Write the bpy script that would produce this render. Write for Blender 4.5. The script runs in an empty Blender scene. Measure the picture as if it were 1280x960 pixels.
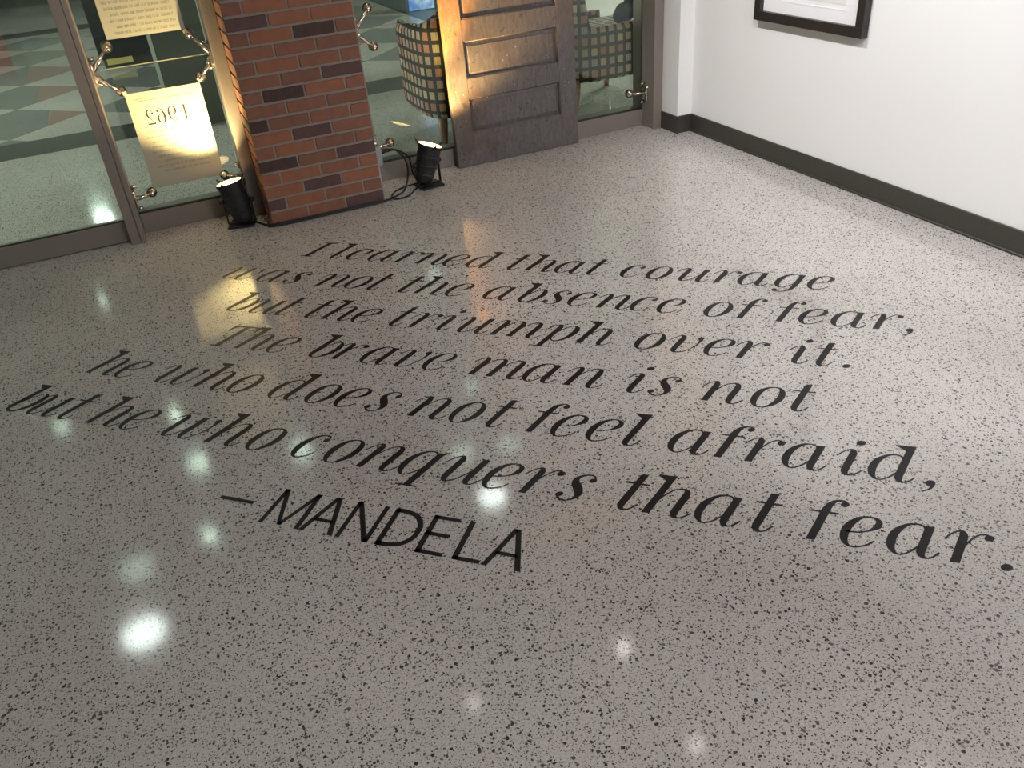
import bpy, bmesh, math, random
from mathutils import Vector, Matrix
R = math.radians
C = bpy.context.scene.collection
scene = bpy.context.scene

# ------------------------------------------------------------------ camera
CAM_H = 1.5683
cam_data = bpy.data.cameras.new('camera')
cam_data.sensor_fit = 'HORIZONTAL'
cam_data.sensor_width = 36.0
cam_data.lens = 36.0 * 1034.16 / 1280.0
cam_data.clip_start = 0.02
cam = bpy.data.objects.new('camera', cam_data)
C.objects.link(cam)
rx = Vector((0.90479623, -0.41911064, -0.07543236))
uy = Vector((0.28471143, 0.46363756, 0.83903493))
fw = Vector((0.31667519, 0.7806321, -0.53882311))
m = Matrix((rx, uy, -fw)).transposed().to_4x4()
m.translation = (0, 0, CAM_H)
cam.matrix_world = m
scene.camera = cam

# ------------------------------------------------------------------ world, exposure
world = bpy.data.worlds.new('world')
scene.world = world
world.use_nodes = True
world.node_tree.nodes['Background'].inputs[0].default_value = (0.9, 0.95, 1.0, 1)
world.node_tree.nodes['Background'].inputs[1].default_value = 0.03
scene.view_settings.view_transform = 'Standard'
scene.view_settings.look = 'None'
scene.view_settings.gamma = 1
scene.view_settings.use_curve_mapping = False
scene.view_settings.exposure = 0.0

CEIL = 3.0
def area_light(name, loc, target, power, size, color, shape='DISK', size_y=None, spread=180):
    l = bpy.data.lights.new(name, 'AREA')
    l.energy = power; l.size = size; l.color = color; l.shape = shape
    if size_y: l.size_y = size_y
    l.spread = R(spread)
    o = bpy.data.objects.new(name, l); C.objects.link(o)
    o.location = loc
    d = Vector(target) - Vector(loc)
    o.rotation_euler = d.to_track_quat('-Z', 'Y').to_euler()
    return o
def spot_light(name, loc, target, power, color, angle, blend=0.5, radius=0.03):
    l = bpy.data.lights.new(name, 'SPOT')
    l.energy = power; l.color = color; l.spot_size = R(angle); l.spot_blend = blend
    l.shadow_soft_size = radius
    o = bpy.data.objects.new(name, l); C.objects.link(o)
    o.location = loc
    d = Vector(target) - Vector(loc)
    o.rotation_euler = d.to_track_quat('-Z', 'Y').to_euler()
    return o
WARM = (1.0, 0.93, 0.86)
COOL = (0.86, 1.0, 0.93)
# ceiling lamps (x, y, power, radius, colour); each one also gets its housing further down
DOWNLIGHTS = [  # x, y, radiance, radius, colour
    # gallery side
    (1.93, 3.20, 50, 0.028, WARM), (4.40 - 1.45, 2.50 - 0.85, 30, 0.03, WARM), (0.87, 3.28, 24, 0.028, WARM),
    (1.94, 2.39, 24, 0.030, WARM), (-1.9, 0.6, 30, 0.04, WARM), (1.6, -0.6, 30, 0.04, WARM), (-2.6, 3.2, 24, 0.04, WARM),
    # lobby side
    (-0.52, 7.84, 70, 0.04, COOL), (-1.60, 8.27, 12, 0.08, COOL), (-0.38, 6.89, 13, 0.13, COOL), (0.51, 6.58, 12, 0.12, COOL),
    (2.25, 5.72, 13, 0.11, COOL), (1.55, 4.40, 20, 0.10, COOL, 2.4), (-0.45, 5.79, 34, 0.055, COOL), (-0.89, 4.30, 20, 0.13, COOL, 2.4),
    (2.29, 6.74, 8, 0.06, COOL), (-1.11, 11.27, 45, 0.04, COOL),
    (-0.97, 14.5, 160, 0.13, COOL),
    (2.9, 9.5, 10, 0.08, COOL), (0.4, 12.6, 10, 0.08, COOL), (-3.4, 9.2, 10, 0.08, COOL),
]
for (x, y, rad_, rad, col, *hz) in DOWNLIGHTS:
    area_light('downlight_lamp', (x, y, (hz[0] if hz else CEIL) - 0.03), (x, y, 0), rad_ * math.pi * math.pi * rad * rad, rad * 2, col, spread=170)
# track heads on the gallery ceiling washing the picture wall and the floor
TRACK = [((1.35, 3.35, 2.86), (3.15, 3.15, 0.75), 178, 66), ((1.35, 1.75, 2.86), (3.15, 2.3, 0.6), 138, 80), ((1.35, 0.3, 2.86), (2.6, 2.9, 0.0), 150, 70)]
for (p, t, pw, ang) in TRACK:
    spot_light('track_lamp', p, t, pw, (1.0, 0.985, 0.975), ang, 0.8, 0.022)
# unseen fills added for brightness: gallery from behind the camera, lobby from both sides
area_light('gallery_fill', (1.80, -1.0, 2.95), (0.2, 2.9, 0.0), 125, 1.1, (1.0, 0.955, 0.965), 'RECTANGLE', 1.0)
area_light('lobby_fill', (-5.2, 8.0, 2.9), (-0.5, 7.2, 0.0), 860, 1.6, (0.96, 1.0, 0.92), 'RECTANGLE', 3.0)
area_light('lobby_fill', (6.8, 8.5, 2.9), (2.5, 7.0, 0.0), 560, 1.6, (0.96, 1.0, 0.93), 'RECTANGLE', 3.0)

# ------------------------------------------------------------------ materials
MATS = {}
def nt(name):
    mat = bpy.data.materials.new(name); mat.use_nodes = True
    n = mat.node_tree; b = n.nodes['Principled BSDF']
    MATS[name] = mat
    return mat, n.nodes, n.links, b
def plain(name, col, rough=0.5, metal=0.0, noise=0.0, nscale=30, bump=0.0, spec=0.5):
    mat, N, L, b = nt(name)
    b.inputs['Roughness'].default_value = rough
    b.inputs['Metallic'].default_value = metal
    b.inputs['Specular IOR Level'].default_value = spec
    b.inputs['Base Color'].default_value = (*col, 1)
    if noise or bump:
        tc = N.new('ShaderNodeTexCoord'); no = N.new('ShaderNodeTexNoise')
        no.inputs['Scale'].default_value = nscale; no.inputs['Detail'].default_value = 5
        L.new(tc.outputs['Object'], no.inputs['Vector'])
        if noise:
            mr = N.new('ShaderNodeMapRange'); L.new(no.outputs[0], mr.inputs[0])
            mr.inputs[3].default_value = 1 - noise; mr.inputs[4].default_value = 1 + noise
            hv = N.new('ShaderNodeHueSaturation'); hv.inputs['Color'].default_value = (*col, 1)
            L.new(mr.outputs[0], hv.inputs['Value']); L.new(hv.outputs[0], b.inputs['Base Color'])
        if bump:
            bp = N.new('ShaderNodeBump'); bp.inputs['Strength'].default_value = bump; bp.inputs['Distance'].default_value = 0.002
            L.new(no.outputs[0], bp.inputs['Height']); L.new(bp.outputs[0], b.inputs['Normal'])
    return mat
def emit(name, col, strength):
    mat, N, L, b = nt(name)
    b.inputs['Base Color'].default_value = (*col, 1)
    b.inputs['Emission Color'].default_value = (*col, 1)
    b.inputs['Emission Strength'].default_value = strength
    return mat
def math_node(N, L, op, a, b_=None, c=None):
    n = N.new('ShaderNodeMath'); n.operation = op
    for i, v in enumerate((a, b_, c)):
        if v is None: continue
        if isinstance(v, (int, float)): n.inputs[i].default_value = v
        else: L.new(v, n.inputs[i])
    return n.outputs[0]

def terrazzo(name, base, base2, chip, chip2, dens=1.0, rough=0.09):
    mat, N, L, b = nt(name)
    geo = N.new('ShaderNodeNewGeometry')
    warp = N.new('ShaderNodeTexNoise'); warp.inputs['Scale'].default_value = 160; warp.inputs['Detail'].default_value = 2
    L.new(geo.outputs['Position'], warp.inputs['Vector'])
    sc = N.new('ShaderNodeVectorMath'); sc.operation = 'SCALE'; sc.inputs['Scale'].default_value = 0.007
    L.new(warp.outputs['Color'], sc.inputs[0])
    add = N.new('ShaderNodeVectorMath'); add.operation = 'ADD'
    L.new(geo.outputs['Position'], add.inputs[0]); L.new(sc.outputs[0], add.inputs[1])
    masks = []
    for (scale, thr, rmax, ofs) in ((78, 0.13 * dens, 0.38, 0), (140, 0.24 * dens, 0.44, 3.7), (270, 0.27 * dens, 0.45, 9.1)):
        mp = N.new('ShaderNodeMapping'); mp.inputs['Location'].default_value = (ofs, ofs * .7, 0)
        L.new(add.outputs[0], mp.inputs['Vector'])
        v = N.new('ShaderNodeTexVoronoi'); v.voronoi_dimensions = '2D'; v.inputs['Scale'].default_value = scale
        L.new(mp.outputs[0], v.inputs['Vector'])
        sep = N.new('ShaderNodeSeparateColor'); L.new(v.outputs['Color'], sep.inputs[0])
        pres = math_node(N, L, 'LESS_THAN', sep.outputs[0], thr)
        rad = math_node(N, L, 'MULTIPLY_ADD', sep.outputs[1], rmax - 0.14, 0.14)
        ins = math_node(N, L, 'LESS_THAN', v.outputs['Distance'], rad)
        masks.append((math_node(N, L, 'MULTIPLY', pres, ins), sep.outputs[2]))
    big = N.new('ShaderNodeTexNoise'); big.inputs['Scale'].default_value = 1.1; big.inputs['Detail'].default_value = 4
    L.new(geo.outputs['Position'], big.inputs['Vector'])
    fine = N.new('ShaderNodeTexNoise'); fine.inputs['Scale'].default_value = 210; fine.inputs['Detail'].default_value = 3
    L.new(geo.outputs['Position'], fine.inputs['Vector'])
    f = math_node(N, L, 'ADD', math_node(N, L, 'MULTIPLY', big.outputs[0], 0.45), math_node(N, L, 'MULTIPLY', fine.outputs[0], 0.9))
    mr = N.new('ShaderNodeMapRange'); L.new(f, mr.inputs[0]); mr.inputs[1].default_value = 0.42; mr.inputs[2].default_value = 0.95
    mix = N.new('ShaderNodeMix'); mix.data_type = 'RGBA'
    mix.inputs[6].default_value = (*base, 1); mix.inputs[7].default_value = (*base2, 1)
    L.new(mr.outputs[0], mix.inputs[0])
    col = mix.outputs[2]
    for mk, rnd in masks:
        cc = N.new('ShaderNodeMix'); cc.data_type = 'RGBA'
        cc.inputs[6].default_value = (*chip, 1); cc.inputs[7].default_value = (*chip2, 1)
        L.new(math_node(N, L, 'POWER', rnd, 2.0), cc.inputs[0])
        mm = N.new('ShaderNodeMix'); mm.data_type = 'RGBA'
        L.new(mk, mm.inputs[0]); L.new(col, mm.inputs[6]); L.new(cc.outputs[2], mm.inputs[7])
        col = mm.outputs[2]
    L.new(col, b.inputs['Base Color'])
    rn = N.new('ShaderNodeMapRange'); L.new(big.outputs[0], rn.inputs[0]); rn.inputs[3].default_value = rough * 0.8; rn.inputs[4].default_value = rough * 1.25
    L.new(rn.outputs[0], b.inputs['Roughness'])
    b.inputs['Specular IOR Level'].default_value = 0.6
    return mat

terrazzo('terrazzo_light', (0.355, 0.33, 0.308), (0.645, 0.608, 0.58), (0.035, 0.03, 0.028), (0.20, 0.17, 0.15))
terrazzo('terrazzo_dark', (0.15, 0.155, 0.155), (0.21, 0.22, 0.22), (0.03, 0.03, 0.03), (0.25, 0.25, 0.25), 0.7)
terrazzo('terrazzo_red', (0.26, 0.13, 0.12), (0.34, 0.19, 0.17), (0.05, 0.03, 0.03), (0.4, 0.3, 0.28), 0.7)
terrazzo('terrazzo_black', (0.035, 0.037, 0.038), (0.06, 0.065, 0.065), (0.01, 0.01, 0.01), (0.18, 0.18, 0.18), 0.6)
plain('wall_paint', (0.82, 0.815, 0.81), 0.75, bump=0.05, nscale=220)
plain('lobby_paint', (0.62, 0.62, 0.56), 0.8)
plain('column_paint', (0.13, 0.135, 0.115), 0.7, noise=.08)
plain('ceiling_paint', (0.30, 0.295, 0.285), 0.9)
plain('base_rubber', (0.045, 0.042, 0.034), 0.45, noise=0.15, nscale=60)
plain('dark_base', (0.03, 0.03, 0.02), 0.6)
plain('bronze_metal', (0.26, 0.222, 0.20), 0.45, metal=0.3, noise=0.06, nscale=80)
plain('joint_highlight', (0.33, 0.34, 0.24), 0.3)  # pale tone stands in for the highlight along the pane joint
plain('gasket', (0.02, 0.02, 0.018), 0.7)
plain('chrome', (0.72, 0.66, 0.62), 0.16, metal=1.0)
plain('steel_box', (0.36, 0.36, 0.38), 0.45, metal=0.5)
plain('black_metal', (0.012, 0.012, 0.014), 0.42, noise=0.2, nscale=90)
plain('black_gloss', (0.006, 0.007, 0.009), 0.15)
plain('black_cable', (0.012, 0.012, 0.012), 0.55)
plain('vinyl_black', (0.012, 0.0105, 0.012), 0.35, spec=0.22)
plain('brass', (0.85, 0.68, 0.25), 0.3, metal=0.6)
plain('mortar', (0.27, 0.235, 0.205), 0.95, noise=0.25, nscale=120, bump=0.5)
plain('frame_black', (0.022, 0.018, 0.017), 0.4)
plain('mat_board', (0.86, 0.85, 0.88), 0.8)
plain('print_gray', (0.74, 0.73, 0.74), 0.8)
plain('leg_wood', (0.19, 0.085, 0.035), 0.4, noise=0.3, nscale=25)
plain('ink', (0.012, 0.010, 0.008), 0.7)
plain('ink_faint', (0.20, 0.17, 0.11), 0.7)
plain('navy_cloth', (0.018, 0.024, 0.055), 0.85, noise=0.4, nscale=30)
plain('grey_cloth', (0.12, 0.12, 0.125), 0.85, noise=0.1)
plain('orange_cloth', (0.55, 0.07, 0.02), 0.8)
plain('housing_white', (0.75, 0.75, 0.73), 0.5)
plain('slate_panel', (0.07, 0.09, 0.11), 0.4)
for nm, c, c2 in (('brick_orange', (0.31, 0.13, 0.075), (0.24, 0.10, 0.06)), ('brick_red', (0.27, 0.118, 0.078), (0.20, 0.088, 0.058)),
                  ('brick_brown', (0.23, 0.108, 0.072), (0.17, 0.08, 0.055)), ('brick_purple', (0.125, 0.068, 0.066), (0.085, 0.048, 0.046)),
                  ('brick_dark', (0.085, 0.048, 0.044), (0.06, 0.036, 0.033))):
    mat, N, L, b = nt(nm)
    b.inputs['Roughness'].default_value = 0.8
    b.inputs['Specular IOR Level'].default_value = 0.3
    geo = N.new('ShaderNodeNewGeometry')
    n1 = N.new('ShaderNodeTexNoise'); n1.inputs['Scale'].default_value = 26; n1.inputs['Detail'].default_value = 4; L.new(geo.outputs['Position'], n1.inputs['Vector'])
    n2 = N.new('ShaderNodeTexNoise'); n2.inputs['Scale'].default_value = 420; n2.inputs['Detail'].default_value = 3; L.new(geo.outputs['Position'], n2.inputs['Vector'])
    mx = N.new('ShaderNodeMix'); mx.data_type = 'RGBA'; mx.inputs[6].default_value = (*c, 1); mx.inputs[7].default_value = (*c2, 1)
    mr = N.new('ShaderNodeMapRange'); mr.inputs[1].default_value = 0.35; mr.inputs[2].default_value = 0.7
    L.new(math_node(N, L, 'ADD', math_node(N, L, 'MULTIPLY', n1.outputs[0], 0.6), math_node(N, L, 'MULTIPLY', n2.outputs[0], 0.4)), mr.inputs[0])
    L.new(mr.outputs[0], mx.inputs[0]); L.new(mx.outputs[2], b.inputs['Base Color'])
    bp = N.new('ShaderNodeBump'); bp.inputs['Strength'].default_value = 0.5; bp.inputs['Distance'].default_value = 0.002
    L.new(n2.outputs[0], bp.inputs['Height']); L.new(bp.outputs[0], b.inputs['Normal'])

# thin architectural glass: tinted clear pane with Fresnel reflection
mat = bpy.data.materials.new('glass'); mat.use_nodes = True; MATS['glass'] = mat
N = mat.node_tree.nodes; L = mat.node_tree.links; N.clear()
out = N.new('ShaderNodeOutputMaterial'); tr = N.new('ShaderNodeBsdfTransparent'); gl = N.new('ShaderNodeBsdfGlossy')
tr.inputs[0].default_value = (0.84, 0.91, 0.85, 1); gl.inputs['Roughness'].default_value = 0.01; gl.inputs['Color'].default_value = (0.95, 1, 0.97, 1)
fr = N.new('ShaderNodeFresnel'); fr.inputs[0].default_value = 1.5; mx = N.new('ShaderNodeMixShader')
L.new(fr.outputs[0], mx.inputs[0]); L.new(tr.outputs[0], mx.inputs[1]); L.new(gl.outputs[0], mx.inputs[2]); L.new(mx.outputs[0], out.inputs[0])
# poster paper: slightly translucent ivory
mat, N, L, b = nt('poster_paper')
b.inputs['Base Color'].default_value = (0.44, 0.43, 0.34, 1); b.inputs['Roughness'].default_value = 0.7
# old painted door wood, with specks, brown stains
mat, N, L, b = nt('old_door_paint')
b.inputs['Roughness'].default_value = 0.62
tc = N.new('ShaderNodeNewGeometry')
def noise(scale, detail=4, vec=None, dist=0):
    n = N.new('ShaderNodeTexNoise'); n.inputs['Scale'].default_value = scale; n.inputs['Detail'].default_value = detail; n.inputs['Distortion'].default_value = dist
    L.new(vec or tc.outputs['Position'], n.inputs['Vector']); return n.outputs[0]
mp = N.new('ShaderNodeMapping'); mp.inputs['Scale'].default_value = (1, 1, 0.35); L.new(tc.outputs['Position'], mp.inputs['Vector'])
grain = noise(60, 5, mp.outputs[0])
cr = N.new('ShaderNodeValToRGB'); L.new(grain, cr.inputs[0])
cr.color_ramp.elements[0].position = 0.3; cr.color_ramp.elements[0].color = (0.095, 0.083, 0.082, 1)
cr.color_ramp.elements[1].position = 0.72; cr.color_ramp.elements[1].color = (0.15, 0.132, 0.13, 1)
st = N.new('ShaderNodeValToRGB'); L.new(noise(3.2, 5, None, 0.6), st.inputs[0]); st.color_ramp.elements[0].position = 0.50; st.color_ramp.elements[1].position = 0.62
m1 = N.new('ShaderNodeMix'); m1.data_type = 'RGBA'; L.new(math_node(N, L, 'MULTIPLY', st.outputs[0], 0.45), m1.inputs[0]); L.new(cr.outputs[0], m1.inputs[6]); m1.inputs[7].default_value = (0.085, 0.045, 0.022, 1)
vo = N.new('ShaderNodeTexVoronoi'); vo.inputs['Scale'].default_value = 70; L.new(tc.outputs['Position'], vo.inputs['Vector'])
se = N.new('ShaderNodeSeparateColor'); L.new(vo.outputs['Color'], se.inputs[0])
spk = math_node(N, L, 'MULTIPLY', math_node(N, L, 'LESS_THAN', se.outputs[0], 0.24), math_node(N, L, 'LESS_THAN', vo.outputs['Distance'], math_node(N, L, 'MULTIPLY', se.outputs[1], 0.20)))
cl = math_node(N, L, 'GREATER_THAN', noise(4.5, 3), 0.5)
m2 = N.new('ShaderNodeMix'); m2.data_type = 'RGBA'; L.new(math_node(N, L, 'MULTIPLY', spk, cl), m2.inputs[0]); L.new(m1.outputs[2], m2.inputs[6]); m2.inputs[7].default_value = (0.55, 0.50, 0.42, 1)
dk = math_node(N, L, 'GREATER_THAN', noise(38, 4, None, 1.0), 0.66)
m3 = N.new('ShaderNodeMix'); m3.data_type = 'RGBA'; L.new(math_node(N, L, 'MULTIPLY', dk, 0.6), m3.inputs[0]); L.new(m2.outputs[2], m3.inputs[6]); m3.inputs[7].default_value = (0.03, 0.022, 0.02, 1)
L.new(m3.outputs[2], b.inputs['Base Color'])
bp = N.new('ShaderNodeBump'); bp.inputs['Strength'].default_value = 0.5; bp.inputs['Distance'].default_value = 0.003; L.new(grain, bp.inputs['Height']); L.new(bp.outputs[0], b.inputs['Normal'])
# plaid upholstery: dark window-pane grid over patches of tan, rose and grey
mat, N, L, b = nt('plaid_fabric')
b.inputs['Roughness'].default_value = 0.9
uv = N.new('ShaderNodeUVMap'); uv.uv_map = 'UVMap'
sx = N.new('ShaderNodeSeparateXYZ'); L.new(uv.outputs[0], sx.inputs[0])
P = 0.066
us = math_node(N, L, 'DIVIDE', sx.outputs[0], P); vs = math_node(N, L, 'DIVIDE', sx.outputs[1], 0.070)
fu = math_node(N, L, 'FRACT', us); fv = math_node(N, L, 'FRACT', vs)
lu = math_node(N, L, 'LESS_THAN', fu, 0.37); lv = math_node(N, L, 'LESS_THAN', fv, 0.34)
line = math_node(N, L, 'MAXIMUM', lu, lv)
cmb = N.new('ShaderNodeCombineXYZ'); L.new(math_node(N, L, 'FLOOR', us), cmb.inputs[0]); L.new(math_node(N, L, 'FLOOR', vs), cmb.inputs[1])
wn = N.new('ShaderNodeTexWhiteNoise'); wn.noise_dimensions = '2D'; L.new(cmb.outputs[0], wn.inputs['Vector'])
cr = N.new('ShaderNodeValToRGB'); L.new(wn.outputs['Value'], cr.inputs[0]); cr.color_ramp.interpolation = 'CONSTANT'
els = cr.color_ramp.elements; els[0].color = (0.42, 0.26, 0.16, 1); els[1].position = 0.3; els[1].color = (0.38, 0.15, 0.115, 1)
e = els.new(0.5); e.color = (0.52, 0.36, 0.23, 1)
e = els.new(0.72); e.color = (0.36, 0.27, 0.25, 1)
str_ = math_node(N, L, 'MULTIPLY_ADD', math_node(N, L, 'SINE', math_node(N, L, 'MULTIPLY', sx.outputs[0], 500)), 0.18, 0.9)
hv = N.new('ShaderNodeHueSaturation'); L.new(cr.outputs[0], hv.inputs['Color']); L.new(str_, hv.inputs['Value'])
mm = N.new('ShaderNodeMix'); mm.data_type = 'RGBA'; L.new(line, mm.inputs[0]); L.new(hv.outputs[0], mm.inputs[6]); mm.inputs[7].default_value = (0.012, 0.010, 0.010, 1)
L.new(mm.outputs[2], b.inputs['Base Color'])
# patterned scarf
mat, N, L, b = nt('scarf_cloth')
b.inputs['Roughness'].default_value = 0.8
tcs = N.new('ShaderNodeTexCoord'); v2 = N.new('ShaderNodeTexVoronoi'); v2.inputs['Scale'].default_value = 38; L.new(tcs.outputs['Object'], v2.inputs['Vector'])
c2 = N.new('ShaderNodeValToRGB'); L.new(v2.outputs['Distance'], c2.inputs[0]); c2.color_ramp.elements[0].color = (0.10, 0.06, 0.03, 1); c2.color_ramp.elements[1].color = (0.55, 0.48, 0.25, 1)
L.new(c2.outputs[0], b.inputs['Base Color'])
emit('lamp_glow_warm', (1.0, 0.62, 0.26), 9)
emit('lamp_glow_warm2', (1.0, 0.60, 0.25), 12)
emit('diffuser_warm', (1.0, 0.93, 0.85), 1)
emit('diffuser_cool', (0.86, 1.0, 0.92), 1)
mat, N, L, b = nt('screen_glow')
b.inputs['Base Color'].default_value = (0, 0, 0, 1)
tcs = N.new('ShaderNodeTexCoord'); n3 = N.new('ShaderNodeTexNoise'); n3.inputs['Scale'].default_value = 6; L.new(tcs.outputs['Object'], n3.inputs['Vector'])
c3 = N.new('ShaderNodeValToRGB'); L.new(n3.outputs[0], c3.inputs[0]); c3.color_ramp.elements[0].color = (0.10, 0.25, 0.75, 1); c3.color_ramp.elements[1].color = (0.65, 0.85, 1.0, 1)
c3.color_ramp.elements[0].position = .38; c3.color_ramp.elements[1].position = .6
L.new(c3.outputs[0], b.inputs['Emission Color']); b.inputs['Emission Strength'].default_value = 0.9

# ------------------------------------------------------------------ helpers
def link(name, me, mat=None, parent=None, loc=None):
    o = bpy.data.objects.new(name, me); C.objects.link(o)
    if mat: 
        if me.materials: pass
        else: me.materials.append(MATS[mat])
    if parent: o.parent = parent
    if loc: o.location = loc
    return o
def obj(name, bm, mat, parent=None, smooth=False):
    bmesh.ops.recalc_face_normals(bm, faces=bm.faces)
    me = bpy.data.meshes.new(name); bm.to_mesh(me); bm.free()
    if smooth:
        for p in me.polygons: p.use_smooth = True
    return link(name, me, mat, parent)
def thing(name, label, cat, loc=(0, 0, 0), rotz=0, group=None):
    o = bpy.data.objects.new(name, None); C.objects.link(o)
    o.location = loc; o.rotation_euler = (0, 0, rotz); o.empty_display_size = 0.1
    o['label'] = label; o['category'] = cat
    if group: o['group'] = group
    return o
def struct(o, label=None, cat=None):
    o['kind'] = 'structure'
    if label: o['label'] = label
    if cat: o['category'] = cat
    return o
def box(bm, x0, x1, y0, y1, z0, z1, bevel=0):
    vs = [bm.verts.new((x, y, z)) for z in (z0, z1) for (x, y) in ((x0, y0), (x1, y0), (x1, y1), (x0, y1))]
    fs = [(0, 3, 2, 1), (4, 5, 6, 7), (0, 1, 5, 4), (1, 2, 6, 5), (2, 3, 7, 6), (3, 0, 4, 7)]
    faces = [bm.faces.new([vs[i] for i in f]) for f in fs]
    if bevel:
        ed = list({e for f in faces for e in f.edges})
        bmesh.ops.bevel(bm, geom=ed, offset=bevel, segments=1, affect='EDGES')
    return vs
def bx(x0, x1, y0, y1, z0, z1, bevel=0):
    bm = bmesh.new(); box(bm, x0, x1, y0, y1, z0, z1, bevel); return bm
def tube(bm, pts, r, n=10, caps=True):
    pts = [Vector(p) for p in pts]
    rs = r if isinstance(r, (list, tuple)) else [r] * len(pts)
    rings = []; prev = None
    for i, p in enumerate(pts):
        t = (pts[min(i + 1, len(pts) - 1)] - pts[max(i - 1, 0)]).normalized()
        if prev is None:
            a = Vector((0, 0, 1)) if abs(t.z) < 0.9 else Vector((1, 0, 0))
            u = t.cross(a).normalized()
        else:
            u = (prev - t * prev.dot(t)).normalized()
        prev = u; v = t.cross(u)
        rings.append([bm.verts.new(p + (u * math.cos(2 * math.pi * k / n) + v * math.sin(2 * math.pi * k / n)) * rs[i]) for k in range(n)])
    for a, b in zip(rings, rings[1:]):
        for k in range(n): bm.faces.new((a[k], a[(k + 1) % n], b[(k + 1) % n], b[k]))
    if caps: bm.faces.new(rings[0][::-1]); bm.faces.new(rings[-1])
def lathe(bm, prof, n=28, mat=None):
    rings = []
    for (r, z) in prof:
        rings.append([bm.verts.new((r * math.cos(2 * math.pi * k / n), r * math.sin(2 * math.pi * k / n), z)) for k in range(n)])
    for a, b in zip(rings, rings[1:]):
        for k in range(n): bm.faces.new((a[k], a[(k + 1) % n], b[(k + 1) % n], b[k]))
    if prof[0][0] > 1e-5: bm.faces.new(rings[0][::-1])
    if prof[-1][0] > 1e-5: bm.faces.new(rings[-1])
    if mat is not None:
        for ring in rings:
            for v in ring: v.co = mat @ v.co
def sphere(bm, c, r, seg=12, sc=(1, 1, 1)):
    m_ = Matrix.Translation(c) @ Matrix.Diagonal((*[r * s for s in sc], 1))
    bmesh.ops.create_uvsphere(bm, u_segments=seg, v_segments=max(6, seg * 2 // 3), radius=1, matrix=m_)
def spline(pts, per=8):
    out = []
    n = len(pts)
    for i in range(n - 1):
        p0 = pts[max(i - 1, 0)]; p1 = pts[i]; p2 = pts[i + 1]; p3 = pts[min(i + 2, n - 1)]
        for k in range(per):
            t = k / per
            out.append(tuple(0.5 * (2 * b_ + (c_ - a_) * t + (2 * a_ - 5 * b_ + 4 * c_ - d_) * t * t + (3 * b_ - a_ - 3 * c_ + d_) * t ** 3) for a_, b_, c_, d_ in zip(p0, p1, p2, p3)))
    out.append(tuple(pts[-1])); return out

# ------------------------------------------------------------------ room shell
GY = 4.69            # front face of the glass
struct(obj('floor', bx(-7, 9, -3.2, 19, -0.1, 0), 'terrazzo_light'))
struct(obj('ceiling', bx(-7, 9, -3.2, 19, CEIL, CEIL + 0.1), 'ceiling_paint'))
struct(obj('wall_right', bx(3.156, 3.30, -3.2, 4.80, 0, CEIL), 'wall_paint'))
struct(obj('wall_corner', bx(3.052, 3.156, 4.385, 4.80, 0, CEIL), 'wall_paint'))
struct(obj('wall_back', bx(-5, 3.3, -3.2, -3.05, 0, CEIL), 'wall_paint'))
struct(obj('wall_left', bx(-5.15, -5, -3.2, 4.80, 0, CEIL), 'wall_paint'))
struct(obj('wall_above_glass', bx(-5, 3.052, 4.60, 4.80, 2.45, CEIL), 'bronze_metal'))
struct(obj('wall_lobby_left', bx(-7, -6.85, 4.8, 18, 0, CEIL), 'lobby_paint'))
struct(obj('wall_lobby_right', bx(8.85, 9, 4.8, 18, 0, CEIL), 'lobby_paint'))
struct(obj('wall_lobby_far', bx(-7, 9, 17.75, 18, 0, CEIL), 'lobby_paint'))
struct(obj('baseboard_lobby', bx(-6.85, 8.85, 17.5, 17.75, 0, 0.55), 'dark_base'))
struct(obj('wall_lobby_front', bx(3.3, 9, 4.65, 4.80, 0, CEIL), 'lobby_paint'))
bm = bmesh.new(); box(bm, 3.147, 3.157, -3.05, 4.372, 0, 0.1065, 0.002); box(bm, 3.141, 3.150, -3.05, 4.368, 0, 0.012, 0.003)
struct(obj('baseboard_right', bm, 'base_rubber'))
bm = bmesh.new(); box(bm, 3.046, 3.160, 4.376, 4.386, 0, 0.1065, 0.002); box(bm, 3.043, 3.053, 4.372, 4.60, 0, 0.1065, 0.002)
struct(obj('baseboard_corner', bm, 'base_rubber'))
# lobby column
col = thing('lobby_column', 'square grey-green column in the lobby behind the brick pier', 'column', (0.66, 7.25, 0))
obj('shaft', bx(-0.42, 0.42, -0.42, 0.42, 0, CEIL), 'column_paint', col)

# lobby floor inlays: dark border bands and a diagonal checkerboard of dark and red terrazzo
floor_o = bpy.data.objects['floor']
def inlay(name, pts, mat, z=0.0008):
    bm = bmesh.new()
    top = [bm.verts.new((x, y, z)) for x, y in pts]; bot = [bm.verts.new((x, y, -0.004)) for x, y in pts]
    bm.faces.new(top); n = len(pts)
    for i in range(n): bm.faces.new((top[i], bot[i], bot[(i + 1) % n], top[(i + 1) % n]))
    return obj(name, bm, mat, floor_o)
inlay('floor_band', [(-6.8, 6.84), (8.8, 6.84), (8.8, 7.32), (-6.8, 7.32)], 'terrazzo_black')
inlay('floor_band', [(-6.8, 13.45), (8.8, 13.45), (8.8, 13.95), (-6.8, 13.95)], 'terrazzo_black')
def clip(poly, f):
    out = []
    for i, p_ in enumerate(poly):
        q = poly[(i + 1) % len(poly)]; a, b_ = f(p_), f(q)
        if a >= 0: out.append(p_)
        if a * b_ < 0:
            t = a / (a - b_); out.append((p_[0] + (q[0] - p_[0]) * t, p_[1] + (q[1] - p_[1]) * t))
    return out
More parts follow.
